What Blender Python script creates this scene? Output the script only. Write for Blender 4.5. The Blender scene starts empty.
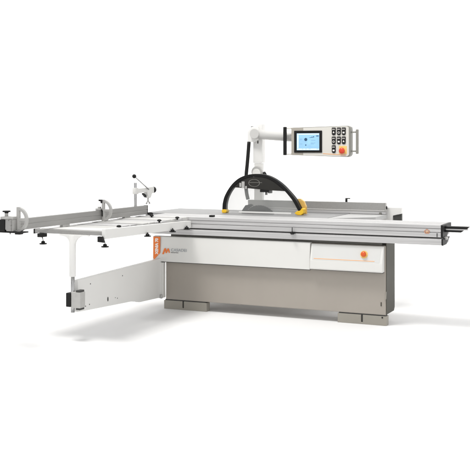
import bpy, bmesh, math, random
from mathutils import Vector, Matrix
random.seed(4)
S = bpy.context.scene
COL = S.collection

# ------------------------------------------------------------------ materials
def mat(name, col, rough=.5, metal=0., noise=.03, nscale=8., bump=.0, bscale=300., stretch=None, spec=.5, trans=0., alpha=1., emit=None, coat=0.):
    m = bpy.data.materials.new(name); m.use_nodes = True
    nt = m.node_tree; b = nt.nodes['Principled BSDF']
    b.inputs['Roughness'].default_value = rough; b.inputs['Metallic'].default_value = metal
    b.inputs['Specular IOR Level'].default_value = spec
    b.inputs['Coat Weight'].default_value = coat
    tc = nt.nodes.new('ShaderNodeTexCoord'); mp = nt.nodes.new('ShaderNodeMapping')
    nt.links.new(tc.outputs['Object'], mp.inputs['Vector'])
    if stretch: mp.inputs['Scale'].default_value = stretch
    n = nt.nodes.new('ShaderNodeTexNoise'); n.inputs['Scale'].default_value = nscale; n.inputs['Detail'].default_value = 6
    nt.links.new(mp.outputs['Vector'], n.inputs['Vector'])
    r = nt.nodes.new('ShaderNodeValToRGB')
    r.color_ramp.elements[0].position = .3; r.color_ramp.elements[1].position = .7
    lo = [max(0, c*(1-noise)) for c in col]; hi = [min(1, c*(1+noise)) for c in col]
    r.color_ramp.elements[0].color = (*lo, 1); r.color_ramp.elements[1].color = (*hi, 1)
    nt.links.new(n.outputs['Fac'], r.inputs['Fac']); nt.links.new(r.outputs['Color'], b.inputs['Base Color'])
    rr = nt.nodes.new('ShaderNodeMapRange')
    rr.inputs['To Min'].default_value = max(.02, rough-.08); rr.inputs['To Max'].default_value = min(1, rough+.08)
    nt.links.new(n.outputs['Fac'], rr.inputs['Value']); nt.links.new(rr.outputs['Result'], b.inputs['Roughness'])
    if bump:
        n2 = nt.nodes.new('ShaderNodeTexNoise'); n2.inputs['Scale'].default_value = bscale; n2.inputs['Detail'].default_value = 3
        nt.links.new(mp.outputs['Vector'], n2.inputs['Vector'])
        bp = nt.nodes.new('ShaderNodeBump'); bp.inputs['Strength'].default_value = bump; bp.inputs['Distance'].default_value = .002
        nt.links.new(n2.outputs['Fac'], bp.inputs['Height']); nt.links.new(bp.outputs['Normal'], b.inputs['Normal'])
    if trans: b.inputs['Transmission Weight'].default_value = trans
    if alpha < 1: b.inputs['Alpha'].default_value = alpha
    if emit:
        b.inputs['Emission Color'].default_value = (*col, 1); b.inputs['Emission Strength'].default_value = emit
    return m

M = dict(
    white=mat('white powder coat', (.79, .785, .765), .42, noise=.012, nscale=3),
    offwhite=mat('warm white enamel', (.735, .73, .705), .40, noise=.012, nscale=3),
    inset=mat('pale grey enamel', (.66, .66, .645), .42, noise=.012, nscale=3),
    taupe=mat('taupe powder coat', (.36, .327, .288), .45, noise=.045, nscale=1.6, bump=.12, bscale=450),
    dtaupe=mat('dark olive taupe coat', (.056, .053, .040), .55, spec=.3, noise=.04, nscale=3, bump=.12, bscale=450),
    gtaupe=mat('grey taupe coat', (.315, .295, .255), .48, noise=.03, nscale=4, bump=.12, bscale=450),
    alu=mat('anodised aluminium', (.555, .55, .55), .55, .42, spec=.25, noise=.13, nscale=14, stretch=(.12, 7, 7), bump=.03, bscale=90),
    aluF=mat('satin aluminium of the fence', (.37, .365, .355), .5, .45, spec=.3, noise=.05, nscale=14, stretch=(6, .3, 6), bump=.03, bscale=90),
    castm=mat('cast aluminium', (.50, .495, .48), .5, .4, spec=.3, noise=.05, nscale=25, bump=.15, bscale=200),
    iron=mat('ground cast iron', (.33, .33, .332), .55, .5, spec=.18, noise=.12, nscale=18, stretch=(.15, 6, 6), bump=.03, bscale=120),
    tablegrey=mat('pale grey table steel', (.52, .52, .515), .6, .2, spec=.15, noise=.04, nscale=9, stretch=(.4, 4, 4)),
    tubewhite=mat('light grey tube enamel', (.57, .565, .55), .5, spec=.3, noise=.012, nscale=3),
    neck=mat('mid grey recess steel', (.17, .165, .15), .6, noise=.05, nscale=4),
    steel=mat('bright steel', (.52, .52, .52), .28, 1., noise=.06, nscale=20),
    blade=mat('saw blade steel', (.13, .13, .135), .38, .95, noise=.1, nscale=14),
    rubber=mat('black plastic', (.011, .011, .011), .5, spec=.25, noise=.1, nscale=20, bump=.05, bscale=300),
    rim=mat('black guard rim', (.010, .010, .010), .5, spec=.2, noise=.1, nscale=12, bump=.05, bscale=250),
    smoke=mat('dark smoked plastic', (.028, .027, .024), .35, spec=.25, noise=.1, nscale=6),
    darkgap=mat('dark steel and gap shade', (.05, .05, .048), .6, noise=.1, nscale=6),  # dark steel parts; also colours the strips that stand for shade
    orange=mat('orange decal vinyl', (.83, .19, .022), .4, noise=.08, nscale=5),
    orangeL=mat('orange pinstripe', (.86, .42, .16), .4, noise=.03),
    red=mat('red button plastic', (.72, .06, .025), .3, noise=.04),
    ored=mat('orange red button plastic', (.68, .10, .015), .3, noise=.04),
    yellow=mat('yellow plastic', (.90, .55, .02), .35, noise=.06, nscale=20),
    yellowP=mat('pale yellow plate', (.86, .60, .18), .4, noise=.04),
    beige=mat('warm grey enamel', (.42, .39, .34), .42, noise=.02, bump=.05),
    face=mat('pale panel foil', (.72, .70, .65), .4, noise=.012),
    side=mat('grey housing enamel', (.27, .265, .24), .45, spec=.3, noise=.03, bump=.06),
    greyink=mat('grey lettering ink', (.36, .38, .41), .5, noise=.03),
    darkink=mat('dark lettering ink', (.12, .12, .13), .5, noise=.03),
    whiteink=mat('white lettering ink', (.88, .84, .8), .5, noise=.02),
    bronze=mat('brown emblem ink', (.50, .24, .15), .4, noise=.1, nscale=40),
    amber=mat('amber translucent plastic', (.85, .55, .14), .25, noise=.06, alpha=.78),
    poly=mat('clear polycarbonate', (.45, .46, .45), .12, noise=.01, alpha=.17, spec=.3),
    screen=mat('lit screen', (.27, .50, .76), .25, noise=.12, nscale=9, emit=.34),
    screenbar=mat('lit screen pale bar', (.62, .76, .86), .25, noise=.02, emit=.4),
    screenink=mat('screen graphics', (.02, .08, .16), .3, noise=.02),
    screengrey=mat('screen faint graphics', (.22, .40, .55), .3, noise=.02, emit=.25),
    floor=mat('white studio paper', (.86, .86, .86), .85, noise=.004, nscale=1.5, spec=.2),
)

bt_ = M['blade'].node_tree; bp_ = bt_.nodes['Principled BSDF']; tg = bt_.nodes.new('ShaderNodeTangent'); tg.axis = 'Y'
bt_.links.new(tg.outputs['Tangent'], bp_.inputs['Tangent']); bp_.inputs['Anisotropic'].default_value = .85
# ------------------------------------------------------------------ mesh builder (world coordinates)
class MB:
    def __init__(s): s.bm = bmesh.new()
    def box(s, x0, x1, y0, y1, z0, z1):
        v = [s.bm.verts.new(p) for p in ((x0,y0,z0),(x1,y0,z0),(x1,y1,z0),(x0,y1,z0),(x0,y0,z1),(x1,y0,z1),(x1,y1,z1),(x0,y1,z1))]
        for f in ((0,3,2,1),(4,5,6,7),(0,1,5,4),(1,2,6,5),(2,3,7,6),(3,0,4,7)): s.bm.faces.new([v[i] for i in f])
        return s
    def prism(s, pts, axis, a, b):
        def P(p, t): return {'x': (t,p[0],p[1]), 'y': (p[0],t,p[1]), 'z': (p[0],p[1],t)}[axis]
        A = [s.bm.verts.new(P(p, a)) for p in pts]; B = [s.bm.verts.new(P(p, b)) for p in pts]
        n = len(pts); fs = [s.bm.faces.new(A), s.bm.faces.new(B[::-1])]
        for i in range(n): fs.append(s.bm.faces.new((A[i], B[i], B[(i+1)%n], A[(i+1)%n])))
        bmesh.ops.recalc_face_normals(s.bm, faces=fs)
        return s
    def band(s, outer, inner, axis, a, b):      # strip between two polylines, extruded
        for i in range(len(outer)-1):
            pass
        def P(p, t): return {'x': (t,p[0],p[1]), 'y': (p[0],t,p[1]), 'z': (p[0],p[1],t)}[axis]
        O = [[s.bm.verts.new(P(p, t)) for p in outer] for t in (a, b)]
        I = [[s.bm.verts.new(P(p, t)) for p in inner] for t in (a, b)]
        fs = []
        for i in range(len(outer)-1):
            fs += [s.bm.faces.new(q) for q in ((O[0][i],O[0][i+1],I[0][i+1],I[0][i]), (O[1][i],I[1][i],I[1][i+1],O[1][i+1]),
                   (O[0][i],O[1][i],O[1][i+1],O[0][i+1]), (I[0][i],I[0][i+1],I[1][i+1],I[1][i]))]
        for k in (0, -1): fs.append(s.bm.faces.new((O[0][k], I[0][k], I[1][k], O[1][k])))
        bmesh.ops.recalc_face_normals(s.bm, faces=fs)
        return s
    def tube(s, pts, r, seg=14, cap=True):
        pts = [Vector(p) for p in pts]; rs = r if isinstance(r, (list, tuple)) else [r]*len(pts)
        rings = []; up = None
        for i, p in enumerate(pts):
            t = (pts[min(i+1, len(pts)-1)] - pts[max(i-1, 0)]).normalized()
            if up is None: up = t.orthogonal().normalized()
            else:
                up = (up - t*up.dot(t)).normalized()
            w = t.cross(up)
            rings.append([s.bm.verts.new(p + rs[i]*(math.cos(2*math.pi*k/seg)*up + math.sin(2*math.pi*k/seg)*w)) for k in range(seg)])
        fs = []
        for a, b in zip(rings, rings[1:]):
            for k in range(seg): fs.append(s.bm.faces.new((a[k], a[(k+1)%seg], b[(k+1)%seg], b[k])))
        if cap: fs += [s.bm.faces.new(rings[0][::-1]), s.bm.faces.new(rings[-1])]
        bmesh.ops.recalc_face_normals(s.bm, faces=fs)
        for f in fs: f.smooth = len(f.verts) == 4
        return s
    def cyl(s, a, b, r, seg=20): return s.tube([a, b], r, seg)
    def knob(s, c, axis, r, h):                 # domed knob, c = centre of its base, axis = direction of its dome
        ax = Vector(axis).normalized(); c = Vector(c)
        prof = [(.55, 0), (.9, .06), (1, .25), (1, .5), (.82, .78), (.45, .95), (.05, 1)]
        return s.tube([c + ax*h*t for _, t in prof], [r*q for q, _ in prof], 18)
    def ball(s, c, r):
        n = 9; c = Vector(c)
        a = [math.pi*(i+.08)/(n-.84) for i in range(n)]
        return s.tube([c + Vector((0, 0, -r*math.cos(t))) for t in a], [max(.0005, r*math.sin(t)) for t in a], 18)
    def hexa(s, A, B):                          # A, B: four corners each, joined as a box
        a = [s.bm.verts.new(p) for p in A]; b = [s.bm.verts.new(p) for p in B]
        fs = [s.bm.faces.new(a), s.bm.faces.new(b[::-1])]
        for i in range(4): fs.append(s.bm.faces.new((a[i], b[i], b[(i+1)%4], a[(i+1)%4])))
        bmesh.ops.recalc_face_normals(s.bm, faces=fs); return s
    def merge(s, o): 
        me = bpy.data.meshes.new('t'); o.bm.to_mesh(me); s.bm.from_mesh(me); bpy.data.meshes.remove(me); return s

BASE = {}
def thing(name, label, cat, loc, group=None):
    o = bpy.data.objects.new(name, None); o.empty_display_size = .1
    o.location = loc; COL.objects.link(o); BASE[o.name] = Vector(loc)
    o['label'] = label; o['category'] = cat
    if group: o['group'] = group
    return o
def build(name, mb, m, parent=None, bevel=.003, label=None):
    me = bpy.data.meshes.new(name); base = BASE[parent.name] if parent else Vector((0, 0, 0))
    bmesh.ops.translate(mb.bm, verts=mb.bm.verts, vec=-base)
    mb.bm.to_mesh(me); mb.bm.free()
    me.materials.append(M[m] if isinstance(m, str) else m)
    o = bpy.data.objects.new(name, me); COL.objects.link(o)
    if parent: o.parent = parent; BASE[o.name] = base
    else: BASE[o.name] = base
    if bevel:
        b = o.modifiers.new('bevel', 'BEVEL'); b.width = bevel; b.segments = 2; b.limit_method = 'ANGLE'; b.angle_limit = math.radians(40)
        b.harden_normals = False
    if label: o['label'] = label
    return o
def lettering(name, text, size, origin, m, parent, vertical=False, depth=.0012, width=None, bold=0.):
    c = bpy.data.curves.new('t', 'FONT'); c.body = text; c.size = size; c.extrude = depth/2; c.offset = bold
    t = bpy.data.objects.new('t', c); COL.objects.link(t); bpy.context.view_layer.update()
    me = bpy.data.meshes.new_from_object(t.evaluated_get(bpy.context.evaluated_depsgraph_get()))
    bpy.data.objects.remove(t); bpy.data.curves.remove(c)
    xs = [v.co.x for v in me.vertices]; ys = [v.co.y for v in me.vertices]
    x0, y0 = min(xs), min(ys); k = width/(max(xs)-x0) if width else 1
    h = size/(max(ys)-y0)
    base = BASE[parent.name]
    for v in me.vertices:
        x, y, z = (v.co.x-x0)*k, (v.co.y-y0)*h, v.co.z
        v.co = Vector((origin[0]-y, origin[1]-z, origin[2]+x)) - base if vertical else Vector((origin[0]+x, origin[1]-z, origin[2]+y)) - base
    me.name = name; me.materials.clear(); me.materials.append(M[m])
    o = bpy.data.objects.new(name, me); COL.objects.link(o); o.parent = parent; BASE[o.name] = base
    return o
def smooth(pts, k=5):                       # Catmull-Rom through the points
    P = [Vector(p) for p in pts]; P = [P[0]*2-P[1]] + P + [P[-1]*2-P[-2]]; out = []
    for i in range(1, len(P)-2):
        a, b, c, d = P[i-1:i+3]
        for j in range(k):
            t = j/k
            out.append(.5*(2*b + (c-a)*t + (2*a-5*b+4*c-d)*t*t + (3*b-a-3*c+d)*t**3))
    return [tuple(p) for p in out + [P[-2]]]
def arc(cx, cz, r, a0, a1, n=16):
    return [(cx + r*math.cos(math.radians(a0+(a1-a0)*i/n)), cz + r*math.sin(math.radians(a0+(a1-a0)*i/n))) for i in range(n+1)]

# ------------------------------------------------------------------ setting: white studio sweep
mb = MB()
prof = [(-13, 0), (4.2, 0)] + [(4.2 + 2.2*math.sin(math.radians(a)), 2.2 - 2.2*math.cos(math.radians(a))) for a in range(5, 91, 5)] + [(6.4, 8.)]
vs = [[mb.bm.verts.new((x, y, z)) for y, z in prof] for x in (-12, 13)]
for i in range(len(prof)-1):
    f = mb.bm.faces.new((vs[0][i], vs[1][i], vs[1][i+1], vs[0][i+1])); f.smooth = True
o = build('studio_backdrop', mb, 'floor', bevel=0); o['kind'] = 'structure'
o['label'] = 'white seamless studio floor and backdrop'; 

# ------------------------------------------------------------------ panel saw: base machine
saw = thing('panel_saw', 'large white and taupe panel saw standing on two low feet', 'panel saw', (1.1, .3, 0))
mb = MB().box(.02, 2.204, 0, .285, .093, .70)
cab = build('cabinet', mb, 'taupe', saw, .006)
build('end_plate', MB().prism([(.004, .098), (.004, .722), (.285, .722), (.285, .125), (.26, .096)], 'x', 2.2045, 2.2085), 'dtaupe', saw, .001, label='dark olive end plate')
build('latch', MB().box(2.158, 2.166, -.004, .003, .17, .205), 'dtaupe', cab, .001)
build('door_hook', MB().prism([(2.195, .215), (2.207, .235), (2.209, .30), (2.203, .30), (2.200, .24)], 'y', -.006, .003), 'gtaupe', cab, .001)
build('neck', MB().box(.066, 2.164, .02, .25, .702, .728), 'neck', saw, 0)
build('rear_body', MB().box(.12, 1.5, .31, 1.0, .32, .86), 'taupe', saw, .006)
for x0, xs, x1 in ((0., .200, .459), (1.762, 1.979, 2.209)):
    mb = MB().prism([(x0, 0), (x0, .083), (xs, .083), (xs, .018), (xs+.016, .018), (xs+.016, .083), (x1, .083), (x1, 0)], 'y', 0, .075)
    ft = build('foot', mb, 'gtaupe', saw, .003)
    build('notch_shade', MB().box(xs+.0005, xs+.0155, .012, .07, .019, .082), 'darkgap', ft, 0)  # dark fill standing for the shade inside the notch
    build('shim', MB().box(x0+.012, x1-.012, .006, .07, .0835, .0925), 'darkgap', saw, 0)
for x0 in (.25, 1.2): build('rear_foot', MB().box(x0, x0+.14, .78, .92, 0, .319), 'gtaupe', saw, .003)
build('bolt', MB().cyl((2.172, -.004, .071), (2.172, .01, .071), .007), 'rubber', saw, 0)
# white front cover with the orange tag and maker's name
cov = build('front_cover', MB().prism([(-.05, .462), (-.05, .47), (-.042, .700), (-.036, .706), (.02, .706), (.02, .462)], 'x', -.098, 1.517), 'offwhite', saw, .006)
mb = MB().prism([(-.089, .700), (-.012, .702), (-.014, .545), (-.078, .480), (-.089, .492)], 'y', -.0535, -.0508)
tag = build('tag', mb, 'orange', cov, .0005)
lettering('lettering', 'XENIA 70', .036, (-.033, -.0538, .528), 'whiteink', tag.parent, vertical=True, width=.158, bold=.002)
mb = MB()
def stroke(p, q, w):
    mb.prism([(p[0]-w, p[1]), (p[0]+w, p[1]), (q[0]+w, q[1]), (q[0]-w, q[1])], 'y', stroke.y, -.049); stroke.y -= .0001
stroke.y = -.0522
k = lambda x, z: (.012 + x*.078, .540 + z*.052)
stroke(k(.06, -.12), k(.34, .95), .0085); stroke(k(.40, 1.0), k(.50, .12), .0050); stroke(k(.50, .10), k(.78, .98), .0060); stroke(k(.80, .98), k(.94, .2), .0060)
build('emblem', mb, 'orange', cov, 0)
lettering('lettering', 'CASADEI', .027, (.104, -.0508, .566), 'greyink', cov, width=.168)
lettering('lettering', 'INDUSTRIA', .010, (.104, -.0508, .549), 'darkink', cov, width=.080)
build('shade_line', MB().box(-.06, 1.512, -.034, -.001, .4555, .4612), 'darkgap', cov, 0)  # dark strip that paints the shadow line under the cover
# control strip on the right
cs = build('control_strip', MB().prism([(-.062, .470), (-.072, .478), (-.070, .548), (-.030, .692), (-.024, .696), (.001, .696), (.001, .470)], 'x', 1.524, 2.192), 'offwhite', saw, .005)
build('shade_line', MB().box(1.53, 2.188, -.045, -.001, .4635, .4692), 'darkgap', cs, 0)  # same painted shadow line below the control strip
def on_slope(z, out=0.):                      # point on the sloping face of the strip
    t = (z-.548)/(.692-.548); n = Vector((-.144, -.040)).normalized()
    return (-.070+.040*t + n[0]*out, z - n[1]*out*-1)
a, b_ = on_slope(.556, .0016), on_slope(.680, .0016); a2, b2 = on_slope(.556, -.002), on_slope(.680, -.002)
build('inset_plate', MB().hexa([(1.546, *a), (2.165, *a), (2.172, *b_), (1.538, *b_)], [(1.546, *a2), (2.165, *a2), (2.172, *b2), (1.538, *b2)]), 'inset', cs, 0)
a, b_ = on_slope(.566, .0026), on_slope(.5705, .0026); a2, b2 = on_slope(.566, .0005), on_slope(.5705, .0005)
build('pinstripe', MB().hexa([(1.56, *a), (2.12, *a), (2.12, *b_), (1.56, *b_)], [(1.56, *a2), (2.12, *a2), (2.12, *b2), (1.56, *b2)]), 'orangeL', cs, 0)
n = Vector((0, -.9635, .2676)); c = Vector((2.022, *on_slope(.622, .001)))
es = build('emergency_stop', MB().cyl(c, c+n*.006, .034, 28), 'yellowP', cs, .001)
build('button', MB().cyl(c+n*.006, c+n*.016, .016).knob(c+n*.014, n, .024, .018), 'ored', es, 0)
# guide beam under the carriage
build('guide_beam', MB().prism([(-.056, .730), (-.056, .776), (-.050, .779), (-.050, .786), (.25, .786), (.25, .730)], 'x', -.155, 2.700), 'alu', saw, .003)
build('beam_end_cap', MB().prism([(-.054, .727), (-.054, .783), (.248, .783), (.10, .727)], 'x', 2.701, 2.712), 'rubber', saw, .002)
# tables
mb = MB().box(-.385, 1.560, .312, .585, .865, .905).box(-.385, .52, .585, .612, .865, .905).box(1.14, 1.560, .585, .612, .865, .905).box(-.385, 1.560, .612, 1.05, .865, .905)
tb = build('saw_table', mb, 'iron', saw, .003)
build('table_insert', MB().box(.522, 1.138, .587, .593, .87, .9065).box(.522, 1.138, .603, .610, .87, .9065), 'alu', tb, 0)
ext = build('extension_table', MB().prism([(1.563, .314), (1.93, .65), (1.93, 1.5), (1.563, 1.5)], 'z', .862, .9025), 'tablegrey', saw, .003)
build('table_leg', MB().box(1.845, 1.865, .60, .62, .80, .861), 'darkgap', ext, 0)
# saw blade
R = .205; cx, cz = .757, .787; mb = MB(); nt = 48; ring = []
for i in range(nt):
    a0 = 2*math.pi*i/nt; ring += [(cx+(R-.011)*math.cos(a0), cz+(R-.006)*math.sin(a0)), (cx+R*math.cos(a0+.05), cz+R*math.sin(a0+.05)), (cx+(R-.002)*math.cos(a0+.085), cz+(R-.002)*math.sin(a0+.085))]
mb.prism(ring, 'y', .5965, .5995)
bl = build('saw_blade', mb, 'blade', saw, 0)
build('blade_collar', MB().cyl((cx, .5925, cz), (cx, .5955, cz), .105, 36), 'steel', bl, 0)
build('riving_knife', MB().prism([(.548, .80), (.56, .93), (.60, .985), (.665, 1.000), (.69, .990), (.62, .94), (.60, .80)], 'y', .6005, .6035), 'blade', saw, 0)
# column with the guard support
colm = build('column', MB().box(.392, .500, 1.28, 1.36, 1.402, 1.822), 'white', saw, .006)
build('lower_column', MB().box(.402, .490, 1.288, 1.352, 0, 1.398), 'offwhite', saw, .004)
build('collar', MB().cyl((.442, 1.262, 1.305), (.442, 1.285, 1.305), .062, 32), 'castm', colm, .003)
build('collar_cap', MB().cyl((.442, 1.250, 1.292), (.442, 1.2625, 1.292), .046, 32), 'offwhite', colm, .003)
build('elbow_box', MB().prism([(.345, 1.625), (.345, 1.735), (.392, 1.790), (.455, 1.79), (.48, 1.74), (.48, 1.67), (.43, 1.625)], 'y', 1.235, 1.279), 'white', saw, .005)
build('knob', MB().cyl((.375, 1.30, 1.783), (.40, 1.30, 1.783), .006).box(.362, .395, 1.29, 1.31, 1.786, 1.797), 'rubber', colm, .001)
build('clamp_lever', MB().cyl((.472, 1.225, 1.61), (.472, 1.226, 1.64), .006), 'rubber', colm, 0)
build('clamp_knob', MB().cyl((.515, 1.30, 1.295), (.535, 1.28, 1.272), .018), 'rubber', colm, 0)
build('guard_arm', MB().hexa([(.44, 1.29, 1.20), (.50, 1.29, 1.20), (.50, 1.29, 1.25), (.44, 1.29, 1.25)], [(.70, .64, 1.20), (.76, .64, 1.20), (.76, .64, 1.25), (.70, .64, 1.25)]), 'offwhite', saw, .004)
hose = [(.36, 1.245, 1.63), (.352, 1.24, 1.50), (.345, 1.23, 1.38), (.338, 1.22, 1.27), (.338, 1.215, 1.17), (.345, 1.215, 1.08), (.362, 1.215, 1.01)]
hose = smooth(hose)
build('hose', MB().tube(hose, .0195, 16), 'rubber', saw, 0)

# ------------------------------------------------------------------ sliding table (carriage)
sl = thing('sliding_table', 'long grey aluminium sliding table lying along the front of the saw', 'sliding table', (1.27, .12, .79))
def slot(y, w=.007, d=.010): return [(y-w, .904), (y-w, .904-d), (y+w, .904-d), (y+w, .904)]
prof = [(.30, .797), (-.057, .797), (-.060, .800), (-.060, .834), (-.050, .8355), (-.050, .8405), (-.060, .842), (-.060, .867), (-.051, .868), (-.051, .8725), (-.060, .8735), (-.060, .901), (-.057, .904)]
prof += slot(.02) + slot(.11, .012, .012) + slot(.19) + slot(.255, .005) + [(.30, .904)]
carr = build('carriage', MB().prism(prof, 'x', -.15, 2.695), 'alu', sl, .0015)
build('slide_rail', MB().box(-.15, 2.69, -.03, .24, .7875, .7962), 'darkgap', sl, 0)
ec = build('end_cap', MB().prism([(-.056, .80), (-.056, .900), (.298, .903), (.298, .87), (.20, .845), (.13, .80)], 'x', 2.6955, 2.712), 'rubber', sl, .002)
for y, z, L, h_ in ((.05, .866, 2.925, .020), (.035, .838, 2.880, .017)):
    gr = build('guide_rod', MB().prism([(2.713, z), (2.713, z+h_), (L-.012, z+h_), (L-.032, z)], 'y', y-.014, y+.05), 'rubber', sl, .002)
build('rod_strip', MB().box(2.72, 2.90, .03, .08, z+.0175, z+.0275), 'alu', gr, 0)
build('end_hook', MB().prism([(.0, .800), (.06, .800), (.09, .775), (.03, .77)], 'x', 2.713, 2.73), 'castm', sl, .002)
mb = MB()
ex, ez = 2.578, .844
pts = [(ex-.026, ez+.004), (ex-.016, ez-.018), (ex+.016, ez-.018), (ex+.026, ez+.004), (ex, ez+.024)]
inn = [(ex+(x-ex)*.62, ez+(z-ez)*.62) for x, z in pts]
mb.band(pts+pts[:1], inn+inn[:1], 'y', -.0618, -.0595)
build('emblem', mb, 'bronze', carr, 0)
mb = MB().prism([(ex-.008, ez-.004), (ex, ez-.010), (ex+.008, ez-.004), (ex, ez+.008)], 'y', -.0616, -.0595)
build('emblem_heart', mb, 'orangeL', carr, 0)
build('index_mark', MB().box(2.660, 2.668, -.0618, -.059, .800, .832), 'darkgap', carr, 0)
st = build('slot_clamp', MB().box(1.335, 1.385, -.075, -.0605, .783, .793).knob((1.36, -.080, .776), (0, 0, 1), .016, .016), 'rubber', sl, .001)
build('pin', MB().cyl((1.36, -.080, .79), (1.36, -.080, .840), .0035), 'rubber', st, 0)
build('clip', MB().box(.495, .535, -.02, .03, .9045, .922), 'rubber', sl, .003)

# ------------------------------------------------------------------ rip fence
rf = thing('rip_fence', 'grey aluminium rip fence bar across the rear of the table with white housing', 'rip fence', (1.2, 1.08, .905))
bar = build('fence_bar', MB().prism([(1.00, .930), (1.00, .940), (1.004, .943), (1.004, 1.018), (1.05, 1.018), (1.05, .930)], 'x', .452, 1.925), 'aluF', rf, .002)
build('rail_end', MB().box(1.872, 1.893, .975, .989, .872, .925), 'neck', rf, .001)
build('base_rail', MB().box(.452, 1.925, .990, 1.055, .9065, .929), 'alu', rf, .001)
hs = build('housing', MB().prism([(1.80, .835), (1.80, .972), (2.072, .972), (2.072, .914), (1.985, .892), (1.98, .835)], 'y', 1.07, 1.12), 'white', rf, .004)
build('opening', MB().prism([(1.987, .891), (2.070, .912), (2.070, .840), (1.987, .840)], 'y', 1.083, 1.118), 'darkgap', hs, 0)
build('bracket', MB().prism([(1.835, .872), (1.855, .902), (1.875, .872)], 'y', 1.058, 1.069), 'steel', hs, 0)
build('end_cap', MB().box(1.926, 1.931, 1.002, 1.048, .932, 1.016), 'castm', bar, .001)
build('handle', MB().box(1.512, 1.532, 1.015, 1.035, 1.0185, 1.048).box(1.512, 1.560, 1.015, 1.035, 1.049, 1.058), 'rubber', bar, .002)
build('stop_knob', MB().cyl((1.932, 1.03, .97), (1.938, 1.03, .97), .016), 'rubber', bar, 0)

# ------------------------------------------------------------------ overhead blade guard
gd = thing('blade_guard', 'black arched blade guard with clear sides and yellow tips over the saw blade', 'blade guard', (.79, .60, .905))
OUT = [(.366,.925),(.3665,.955),(.371,1.005),(.390,1.071),(.431,1.143),(.486,1.209),(.557,1.262),(.644,1.293),(.730,1.302),(.839,1.294),(.930,1.258),(1.004,1.210),(1.066,1.155),(1.147,1.068),(1.195,.988),(1.218,.945)]
INN = [(.408,.925),(.4085,.955),(.412,.996),(.431,1.062),(.470,1.130),(.517,1.181),(.580,1.229),(.651,1.257),(.730,1.266),(.828,1.259),(.908,1.228),(.977,1.183),(1.035,1.133),(1.111,1.047),(1.158,.972),(1.181,.932)]
INN = [(a[0]+(b[0]-a[0])*.80, a[1]+(b[1]-a[1])*.80) for a, b in zip(OUT, INN)] if len(OUT) == len(INN) else INN
OUT, INN = smooth(OUT), smooth(INN)
build('rim', MB().band(OUT, INN, 'y', .550, .615), 'rim', gd, .004)
clear = [(x, z) for x, z in INN[1:-1]]
clear = [(.4095, .918)] + [(x+(.757-x)*-.012, z) for x, z in clear] + [(1.175, .918)]
for y in (.562, .604): build('clear_panel', MB().prism(clear, 'y', y, y+.003), 'poly', gd, 0)
topband = [p for p in INN if p[1] > (1.170 if p[0] < .7 else 1.135)]
topband = [(x + (.757-x)*.01, z-.001) for x, z in topband]
band = topband + [(.887, 1.142), (.672, 1.157), (.478, 1.166)]
sb = build('smoked_cover', MB().prism(band, 'y', .5555, .6035), 'smoke', gd, 0)
mb = MB().band(arc(.715, 1.222, .062, 0, 360, 28), arc(.715, 1.222, .055, 0, 360, 28), 'y', .5535, .5552)
for v in mb.bm.verts: v.co.z = 1.212 + (v.co.z-1.222)*.62
build('badge_ring', mb, 'neck', sb, 0)
build('badge_bar', MB().box(.655, .80, .5538, .5553, 1.214, 1.219), 'neck', sb, 0)
build('fixing_bracket', MB().box(.58, .612, .551, .557, 1.160, 1.225).box(.618, .636, .552, .557, 1.152, 1.180).box(.555, .575, .552, .557, 1.17, 1.21), 'castm', sb, .002)
build('hanger', MB().box(.775, .870, .56, .63, 1.122, 1.148).cyl((.835, .58, 1.095), (.835, .58, 1.124), .012).box(.855, .885, .57, .62, 1.112, 1.14), 'rubber', gd, .002)
build('edge_strip', MB().box(.552, 1.112, .543, .549, .913, .929), 'white', gd, .001)
mb = MB().prism([(.366, .907), (.362, .925), (.368, .940), (.398, .943), (.412, .930), (.414, .918), (.406, .907)], 'y', .545, .619)
build('tip', mb, 'yellow', gd, .003)
mb = MB().prism([(1.145, .924), (1.172, .945), (1.203, .950), (1.222, .975), (1.238, .965), (1.238, .928), (1.214, .907), (1.172, .907)], 'y', .545, .619)
tp = build('tip', mb, 'yellow', gd, .003)
build('amber_shield', MB().prism([(1.145, 1.062), (1.178, 1.062), (1.214, 1.036), (1.236, .985), (1.238, .912), (1.20, .912)], 'y', .628, .66), 'amber', gd, .003)

# ------------------------------------------------------------------ control panel on its swivel arm
cp = thing('control_panel', 'white swivel control panel with lit touch screen, black buttons and red stop button', 'control panel', (.76, 1.25, 1.63))
arm = build('swivel_arm', MB().tube([(.44, 1.255, 1.715), (.60, 1.262, 1.697), (.82, 1.29, 1.678), (.95, 1.295, 1.676)], [.052, .050, .048, .048], 28), 'tubewhite', cp, 0)
build('swivel_joint', MB().cyl((.44, 1.20, 1.715), (.44, 1.30, 1.715), .054, 32), 'tubewhite', arm, .004)
fp = [(.862, 1.487), (.862, 1.776), (1.478, 1.790), (1.506, 1.776), (1.510, 1.75), (1.510, 1.50), (1.50, 1.478), (1.478, 1.468)]
hb = build('housing', MB().prism(fp, 'y', 1.203, 1.290), 'side', cp, .008)
fpf = [(.997, 1.486), (.997, 1.771), (1.474, 1.783), (1.492, 1.77), (1.494, 1.49), (1.474, 1.4745)]
fc = build('front_plate', MB().prism(fpf, 'y', 1.198, 1.2026), 'face', cp, .001)
build('side_strip', MB().prism([(.864, 1.490), (.864, 1.773), (.996, 1.771), (.996, 1.486)], 'y', 1.199, 1.2026), 'beige', cp, .001)
bz = build('screen_bezel', MB().box(.898, 1.206, 1.189, 1.1975, 1.513, 1.742), 'rim', cp, .004)
sc_ = build('screen', MB().box(.930, 1.178, 1.1875, 1.1889, 1.538, 1.714), 'screen', bz, 0)
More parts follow.
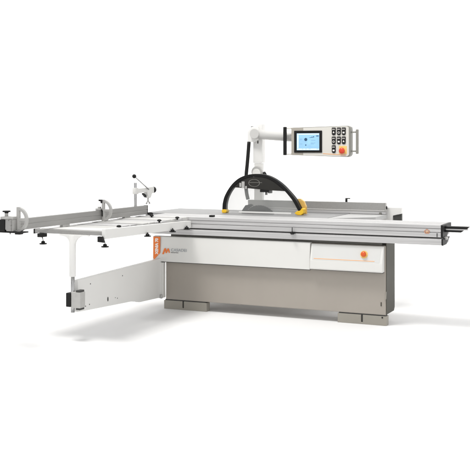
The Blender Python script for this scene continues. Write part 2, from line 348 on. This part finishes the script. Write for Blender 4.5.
for a, b, c, d in ((.932, 1.176, 1.700, 1.712), (.932, 1.176, 1.5395, 1.556), (.934, .950, 1.56, 1.696)): build('screen_bar', MB().box(a, b, 1.1868, 1.1874, c, d), 'screenbar', bz, 0)
for z, r in ((1.650, .0165), (1.592, .0065)): build('screen_dot', MB().cyl((1.030, 1.186, z), (1.030, 1.1872, z), r, 28), 'screenink', bz, 0)
for a, b, c, d in ((1.072, 1.088, 1.668, 1.672), (1.092, 1.105, 1.670, 1.678), (1.110, 1.122, 1.672, 1.682), (1.145, 1.172, 1.682, 1.690)): build('screen_mark', MB().box(a, b, 1.186, 1.1872, c, d), 'screenink', bz, 0)
for x0, x1, z in ((.965, .990, 1.655), (.965, .985, 1.645), (.965, .992, 1.602), (1.085, 1.11, 1.612), (1.115, 1.135, 1.612), (1.085, 1.12, 1.602), (.985, 1.005, 1.548), (1.02, 1.045, 1.548), (1.06, 1.085, 1.548), (1.148, 1.172, 1.548), (1.09, 1.135, 1.64)):
    build('screen_text', MB().box(x0, x1, 1.1862, 1.1872, z, z+.004), 'screengrey', bz, 0)
for j, z in enumerate((1.731, 1.638, 1.548)):
    for i, x in enumerate((1.333, 1.388, 1.440)):
        if j == 2 and i: continue
        bt = build('button', MB().prism([(x-.020, z+.040), (x+.020, z+.040), (x+.020, z-.026), (x+.012, z-.038), (x-.012, z-.038), (x-.020, z-.026)], 'y', 1.190, 1.1975), 'rubber', cp, .002)
        mb = MB()
        if (i+j) % 3 == 0: mb.prism([(x-.010, z-.016), (x+.010, z-.016), (x, z+.004)], 'y', 1.1885, 1.1895)
        elif (i+j) % 3 == 1: mb.band(arc(x, z-.012, .011, 0, 360, 16), arc(x, z-.012, .007, 0, 360, 16), 'y', 1.1885, 1.1895)
        else: mb.box(x-.010, x+.010, 1.1885, 1.1895, z-.020, z-.004)
        build('button_symbol', mb, 'whiteink', bt, 0)
        for a, b in ((-.011, -.003), (.004, .010)): build('button_symbol', MB().box(x+a, x+b, 1.1885, 1.1895, z+.016, z+.028), 'whiteink', bt, 0)
es = build('emergency_stop', MB().box(1.388, 1.472, 1.195, 1.1979, 1.500, 1.582), 'yellowP', cp, .001)
build('button', MB().cyl((1.425, 1.195, 1.532), (1.425, 1.18, 1.532), .022).knob((1.425, 1.184, 1.532), (0, -1, 0), .031, .022), 'red', es, 0)
build('pinstripe', MB().prism([(1.215, 1.500), (1.215, 1.506), (1.465, 1.491), (1.465, 1.485)], 'y', 1.1965, 1.1979), 'orangeL', cp, 0)
h1 = build('handle', MB().box(.780, .816, 1.175, 1.20, 1.486, 1.784), 'rubber', cp, .006)
for z in (1.760, 1.488): build('handle_arm', MB().box(.8165, .863, 1.195, 1.215, z, z+.016), 'face', h1, .002)
h2 = build('handle', MB().box(1.558, 1.585, 1.22, 1.25, 1.500, 1.752), 'side', cp, .006, label='grey handle')
for z in (1.715, 1.520): build('handle_arm', MB().box(1.5105, 1.5575, 1.225, 1.245, z, z+.016), 'side', h2, .002)

# ------------------------------------------------------------------ crosscut table (outrigger frame)
ct = thing('crosscut_table', 'pale outrigger crosscut table frame hooked onto the sliding table beside the swing arm', 'crosscut table', (.03, -.88, .83))
fr = build('front_rail', MB().box(-.296, .352, -1.668, -1.600, .858, .890), 'aluF', ct, .003)
build('rail_cap', MB().box(-.303, -.2965, -1.675, -1.592, .852, .892), 'rubber', fr, .002)
build('front_rail_top', MB().box(-.28, .345, -1.598, -1.42, .866, .893), 'white', ct, .002)
build('side_rail', MB().box(-.285, -.225, -1.59, -.075, .860, .892), 'alu', ct, .002)
bar = build('support_bar', MB().hexa([(.353, -1.672, .832), (.385, -1.672, .832), (.385, -1.672, .912), (.353, -1.672, .912)], [(.300, -.068, .800), (.332, -.068, .800), (.332, -.068, .868), (.300, -.068, .868)]), 'white', ct, .003)
for y0, y1, z, m in ((-.165, -.072, .902, 'tubewhite'), (-.295, -.172, .897, 'alu'), (-.505, -.302, .902, 'tubewhite'), (-.715, -.512, .897, 'alu'), (-.925, -.722, .900, 'tubewhite'), (-1.155, -.935, .894, 'alu'), (-1.41, -1.165, .891, 'tubewhite')):
    x1 = (.347 + (.30-.347)*((y1+1.67)/1.6)) - .004 if y0 > -.72 else (.300 if y0 > -.93 else .24)
    g = [(y0, z-.03), (y0, z), (y0+(y1-y0)*.45, z), (y0+(y1-y0)*.47, z-.006), (y0+(y1-y0)*.53, z-.006), (y0+(y1-y0)*.55, z), (y1, z), (y1, z-.03)]
    build('cross_rail', MB().prism(g, 'x', -.224, x1), m, ct, .002)
build('gap_shade', MB().prism([(.242, -1.41), (.338, -1.41), (.325, -.73), (.302, -.73)], 'z', .842, .852), 'darkgap', ct, .001)  # dark strip put in for the shade between rails and bar
for x, y in ((.345, -1.40), (.335, -.70), (.320, -.33), (-.03, -.19)):
    build('knob', MB().cyl((x, y, .893), (x, y, .913), .008).knob((x, y, .906), (0, 0, 1), .020, .018), 'rubber', ct, 0)
for x, y in ((.375, -.98), (.362, -.50), (.352, -.20)):
    build('hand_knob', MB().cyl((x, y, .83), (x, y, .808), .006).cyl((x, y, .795), (x, y, .803), .030).knob((x, y, .803), (0, 0, 1), .018, .018), 'rubber', ct, 0)
for x in (-.232, .36):
    ck = build('clamp_knob', MB().box(x-.022, x+.026, -1.69, -1.62, .826, .857) if x < 0 else MB().prism([(x-.03, .857-.004), (x-.03, .81), (x+.03, .806), (x+.01, .857-.004)], 'y', -1.70, -1.674), 'rubber', ct, .002)
    build('stem', MB().tube([(x+.012, -1.67, .83), (x+.022, -1.67, .80), (x+.022, -1.67, .785)], .004), 'steel', ck, 0)
    build('grip', MB().cyl((x+.022, -1.67, .768), (x+.022, -1.67, .777), .030).knob((x+.022, -1.67, .777), (0, 0, 1), .016, .020), 'rubber', ck, .001)

# ------------------------------------------------------------------ crosscut fence with stops and hold-down clamp
fe = thing('crosscut_fence', 'long grey aluminium crosscut fence reaching out from the sliding table over the frame', 'crosscut fence', (-.19, -1.0, .905))
fb = build('fence_bar', MB().prism([(-.165, .913), (-.165, .952), (-.168, .954), (-.168, .958), (-.165, .960), (-.165, .999), (-.181, .999), (-.181, .992), (-.189, .992), (-.189, .999), (-.205, .999), (-.205, .913)], 'y', -2.15, -.035), 'aluF', fe, .0015)
for y, z in ((-1.45, .8935), (-.45, .9025)): build('spacer', MB().box(-.20, -.17, y, y+.1, z, .9125), 'castm', fe, 0)
build('end_cap', MB().box(-.207, -.163, -.0345, -.026, .911, 1.001), 'darkgap', fb, .001)
build('pivot_knob', MB().knob((-.15, -.005, .906), (0, 0, 1), .03, .026), 'rubber', fe, 0)
def flip_stop(y0, label, base):
    t = thing('flip_stop', label, 'flip stop', (-.165, y0, .905), 'flip stops on the crosscut fence')
    x, z, r = -.160, .998, .098
    mb = MB().band(arc(x, z, r, 90, -90, 24), arc(x, z, r-.024, 90, -90, 24), 'y', y0, y0+.022)
    mb.box(x-.004, x+.021, y0-.002, y0+.024, z-r, z+r)
    mb.box(x+.0, x+r-.012, y0+.002, y0+.020, z-.012, z+.012)
    build('stop_plate', mb, 'castm', t, .003)
    return t
f1 = flip_stop(-2.08, 'silver half round flip stop at the outer end of the fence, on a black base', True)
bd = build('body', MB().box(-.280, -.162, -2.13, -2.056, 1.0005, 1.022).box(-.225, -.1625, -2.128, -2.082, .912, 1.0002).box(-.25, -.2055, -2.125, -2.06, .92, 1.000), 'castm', f1, .004)
build('cover', MB().box(-.288, -.235, -2.135, -2.05, .908, .999), 'rubber', f1, .004)
kn = build('stem', MB().cyl((-.250, -2.09, 1.02), (-.250, -2.09, 1.050), .014), 'castm', f1, .001)
build('knob', MB().cyl((-.250, -2.09, 1.055), (-.250, -2.09, 1.066), .031, 24).cyl((-.250, -2.09, 1.046), (-.250, -2.09, 1.056), .016), 'rubber', f1, .003)
build('base_plate', MB().box(-.305, -.085, -2.12, -2.03, .8965, .9065).box(-.165, -.12, -2.10, -2.05, .884, .8962), 'rubber', f1, .003)
build('bolt', MB().cyl((-.215, -2.09, .882), (-.215, -2.09, .896), .006), 'steel', f1, 0)
f2 = flip_stop(-.86, 'silver half round flip stop midway along the grey crosscut fence', False)
build('body', MB().box(-.208, -.1625, -.895, -.835, 1.0002, 1.018).box(-.213, -.2055, -.89, -.84, .955, 1.000).box(-.200, -.176, -.872, -.845, 1.0185, 1.032), 'castm', f2, .003)
build('lever', MB().prism([(-.150, .945), (-.158, .945), (-.158, .99), (-.185, 1.02), (-.172, 1.025), (-.150, .995)], 'y', -.868, -.8625), 'rubber', f2, .001)
build('knob', MB().prism([(-.165, 1.062), (-.156, 1.065), (-.154, 1.096), (-.188, 1.096), (-.188, 1.082), (-.168, 1.08)], 'y', -.875, -.8625), 'rubber', f2, .001)

cl = thing('hold_down_clamp', 'white hold down clamp with black ball lever standing on the fence end', 'clamp', (-.185, -.229, .999))
build('post', MB().cyl((-.185, -.229, .975), (-.185, -.229, 1.226), .0145, 24), 'steel', cl, .001)
hd = build('arm', MB().tube([(-.185, -.229, 1.178), (-.185, -.229, 1.118)], .028, 24).hexa([(-.203, -.215, 1.125), (-.167, -.215, 1.125), (-.167, -.215, 1.170), (-.203, -.215, 1.170)], [(-.203, -.03, 1.130), (-.167, -.03, 1.130), (-.167, -.03, 1.172), (-.203, -.03, 1.172)]), 'offwhite', cl, .004)
build('head', MB().prism([(-.045, 1.150), (-.025, 1.178), (.06, 1.180), (.10, 1.172), (.10, 1.118), (.06, 1.112), (.035, 1.072), (.0, 1.070), (-.03, 1.098)], 'x', -.207, -.163), 'offwhite', cl, .006)
build('cap', MB().cyl((-.185, .100, 1.146), (-.185, .132, 1.146), .031, 24), 'rubber', cl, .006)
build('trigger', MB().prism([(-.085, 1.122), (-.035, 1.098), (-.032, 1.075), (-.045, 1.078), (-.095, 1.112)], 'x', -.195, -.175), 'rubber', cl, .001)
lv = build('lever', MB().tube([(-.160, -.015, 1.155), (-.160, -.29, 1.288)], .006), 'steel', cl, 0)
build('ball_knob', MB().ball((-.160, -.295, 1.290), .020), 'rubber', lv, 0)
build('pressure_foot', MB().cyl((-.185, .012, 1.072), (-.185, .012, 1.04), .007).tube([(-.185, -.015, 1.020), (-.185, .012, 1.044), (-.185, .040, 1.020)], .006).ball((-.185, -.017, 1.018), .009).ball((-.185, .042, 1.018), .009), 'castm', cl, 0)

# ------------------------------------------------------------------ swing arm with its post
sa = thing('swing_arm', 'white swing arm plate hinged on the cabinet with a post under the frame', 'swing arm', (0, -.05, .1))
def armpt(s, z, off):                       # s along the arm from hinge (0) to outer end (1)
    p = Vector((-.010, -.03)).lerp(Vector((.100, -1.625)), s); n = Vector((1.595, .110)).normalized()
    return (p.x + n.x*off, p.y + n.y*off, z)
edge = [(1.0, .228), (1.0, .486), (.0, .490), (.0, .112), (.30, .137), (.315, .155), (.36, .157), (.375, .166)]
A = MB(); va = [A.bm.verts.new(armpt(s, z, 0)) for s, z in edge]; vb = [A.bm.verts.new(armpt(s, z, -.045)) for s, z in edge]
fs = [A.bm.faces.new(va), A.bm.faces.new(vb[::-1])] + [A.bm.faces.new((va[i], vb[i], vb[(i+1) % 8], va[(i+1) % 8])) for i in range(8)]
bmesh.ops.recalc_face_normals(A.bm, faces=fs)
pl = build('arm_plate', A, 'white', sa, .004)
build('hinge_block', MB().box(-.075, .0195, -.055, -.002, .112, .454), 'offwhite', sa, .004)
build('hinge_pin', MB().cyl((.004, -.062, .108), (.004, -.062, .145), .012).cyl((-.012, -.07, .112), (-.012, -.07, .13), .010), 'castm', sa, 0)
for s, z, r in ((.875, .430, .0055), (.515, .425, .0055), (.885, .262, .0055), (.925, .257, .005), (.575, .240, .005), (.60, .25, .004)):
    a, b_ = Vector(armpt(s, z, -.004)), Vector(armpt(s, z, .0015))
    build('screw', MB().cyl(a, b_, r), 'darkgap', pl, 0)
mb = MB()
ov = []
for i in range(20):
    t = 2*math.pi*i/20; ov.append(armpt(.685 + .0065*math.cos(t), .258 + .020*math.sin(t), .0015))
ring = [mb.bm.verts.new(p) for p in ov]; r2 = [mb.bm.verts.new((p[0]-.004, p[1], p[2])) for p in ov]
fs = [mb.bm.faces.new(ring)] + [mb.bm.faces.new((ring[i], r2[i], r2[(i+1) % 20], ring[(i+1) % 20])) for i in range(20)]
bmesh.ops.recalc_face_normals(mb.bm, faces=fs)
build('slot', mb, 'darkgap', pl, 0)
px, py = .078, -1.672
po = build('post', MB().cyl((px, py, .520), (px, py, .85), .0265, 28), 'white', sa, .002)
g = arc(-.088, .0, .0, 0, 1, 1)
gus = [(px-.125, .857), (px-.125, .850)] + [(px-.085+.06*math.sin(math.radians(a)), .785+.058*math.cos(math.radians(a)))for a in range(0, 91, 15)] + [(px-.025, .74), (px+.025, .74)] + [(px+.115-.09*math.sin(math.radians(a)), .77+.08*math.cos(math.radians(a))) for a in range(90, -1, -15)] + [(px+.16, .850), (px+.16, .857)]
build('gusset', MB().prism(gus, 'y', py-.012, py+.012), 'white', sa, .002)
build('inner_tube', MB().cyl((px+.002, py, .232), (px+.002, py, .5195), .0155, 24), 'steel', sa, 0)
cb = build('clamp_block', MB().box(px+.006, px+.092, -1.704, -1.628, .274, .400), 'castm', sa, .004)
build('clamp_jaw', MB().box(px-.038, px+.0055, -1.712, -1.64, .280, .392), 'rubber', sa, .005)
for z in (.4005, .258): build('clip', MB().box(px+.050, px+.088, -1.70, -1.635, z, z+.0155), 'darkgap', cb, .002)

# ------------------------------------------------------------------ camera
f_px, th, h = 932., math.radians(24.3), 1.53
cam = bpy.data.cameras.new('camera'); co = bpy.data.objects.new('camera', cam); COL.objects.link(co)
co.location = (4.35434, -7.96776, h); co.rotation_euler = (math.pi/2, 0, th)
cam.sensor_width = 36; cam.lens = f_px/470*36; cam.shift_y = -(235-151)/470; cam.clip_end = 200; cam.clip_start = .05
S.camera = co

# ------------------------------------------------------------------ light: studio softbox and added fill
w = bpy.data.worlds.new('World'); S.world = w; w.use_nodes = True
nt = w.node_tree; bg = nt.nodes['Background']; bg.inputs['Strength'].default_value = 1.0
tc = nt.nodes.new('ShaderNodeTexCoord')
def lobe(direction, gain):                    # unseen world light added from one direction, to lift faces turned there
    v = nt.nodes.new('ShaderNodeVectorMath'); v.operation = 'DOT_PRODUCT'; v.inputs[1].default_value = Vector(direction).normalized()
    nt.links.new(tc.outputs['Generated'], v.inputs[0])
    m = nt.nodes.new('ShaderNodeMath'); m.operation = 'MAXIMUM'; m.inputs[1].default_value = 0; nt.links.new(v.outputs['Value'], m.inputs[0])
    g = nt.nodes.new('ShaderNodeMath'); g.operation = 'MULTIPLY'; g.inputs[1].default_value = gain; nt.links.new(m.outputs[0], g.inputs[0])
    return g
fl, rl = lobe((-.2, -.97, .15), .30), lobe((1, -.15, .1), .36)
a1 = nt.nodes.new('ShaderNodeMath'); a1.inputs[1].default_value = .50; nt.links.new(fl.outputs[0], a1.inputs[0])
a2 = nt.nodes.new('ShaderNodeMath'); nt.links.new(a1.outputs[0], a2.inputs[0]); nt.links.new(rl.outputs[0], a2.inputs[1])
a3 = nt.nodes.new('ShaderNodeMath'); a3.operation = 'MAXIMUM'; a3.inputs[1].default_value = .06; nt.links.new(a2.outputs[0], a3.inputs[0])
nt.links.new(a3.outputs[0], bg.inputs['Strength']); bg.inputs['Color'].default_value = (1, 1, 1, 1)
def area(name, loc, target, sx, sy, power):
    l = bpy.data.lights.new(name, 'AREA'); l.shape = 'RECTANGLE'; l.size = sx; l.size_y = sy; l.energy = power; l.color = (1, .985, .96)
    o = bpy.data.objects.new(name, l); COL.objects.link(o); o.location = loc
    o.rotation_euler = (Vector(target)-Vector(loc)).to_track_quat('-Z', 'Y').to_euler()
area('overhead_softbox', (-.5, -3.0, 8.6), (.8, -.7, 0), 3.0, 1.8, 530)
area('backdrop_fill', (-.4, 2.6, 5.6), (-.5, 6.4, 1.9), 14, .8, 400)  # unseen lamp added to push the backdrop to white

S.view_settings.view_transform = 'Standard'; S.view_settings.look = 'None'; S.view_settings.exposure = 0; S.view_settings.gamma = 1
S.cycles.max_bounces = 10; S.cycles.transparent_max_bounces = 16
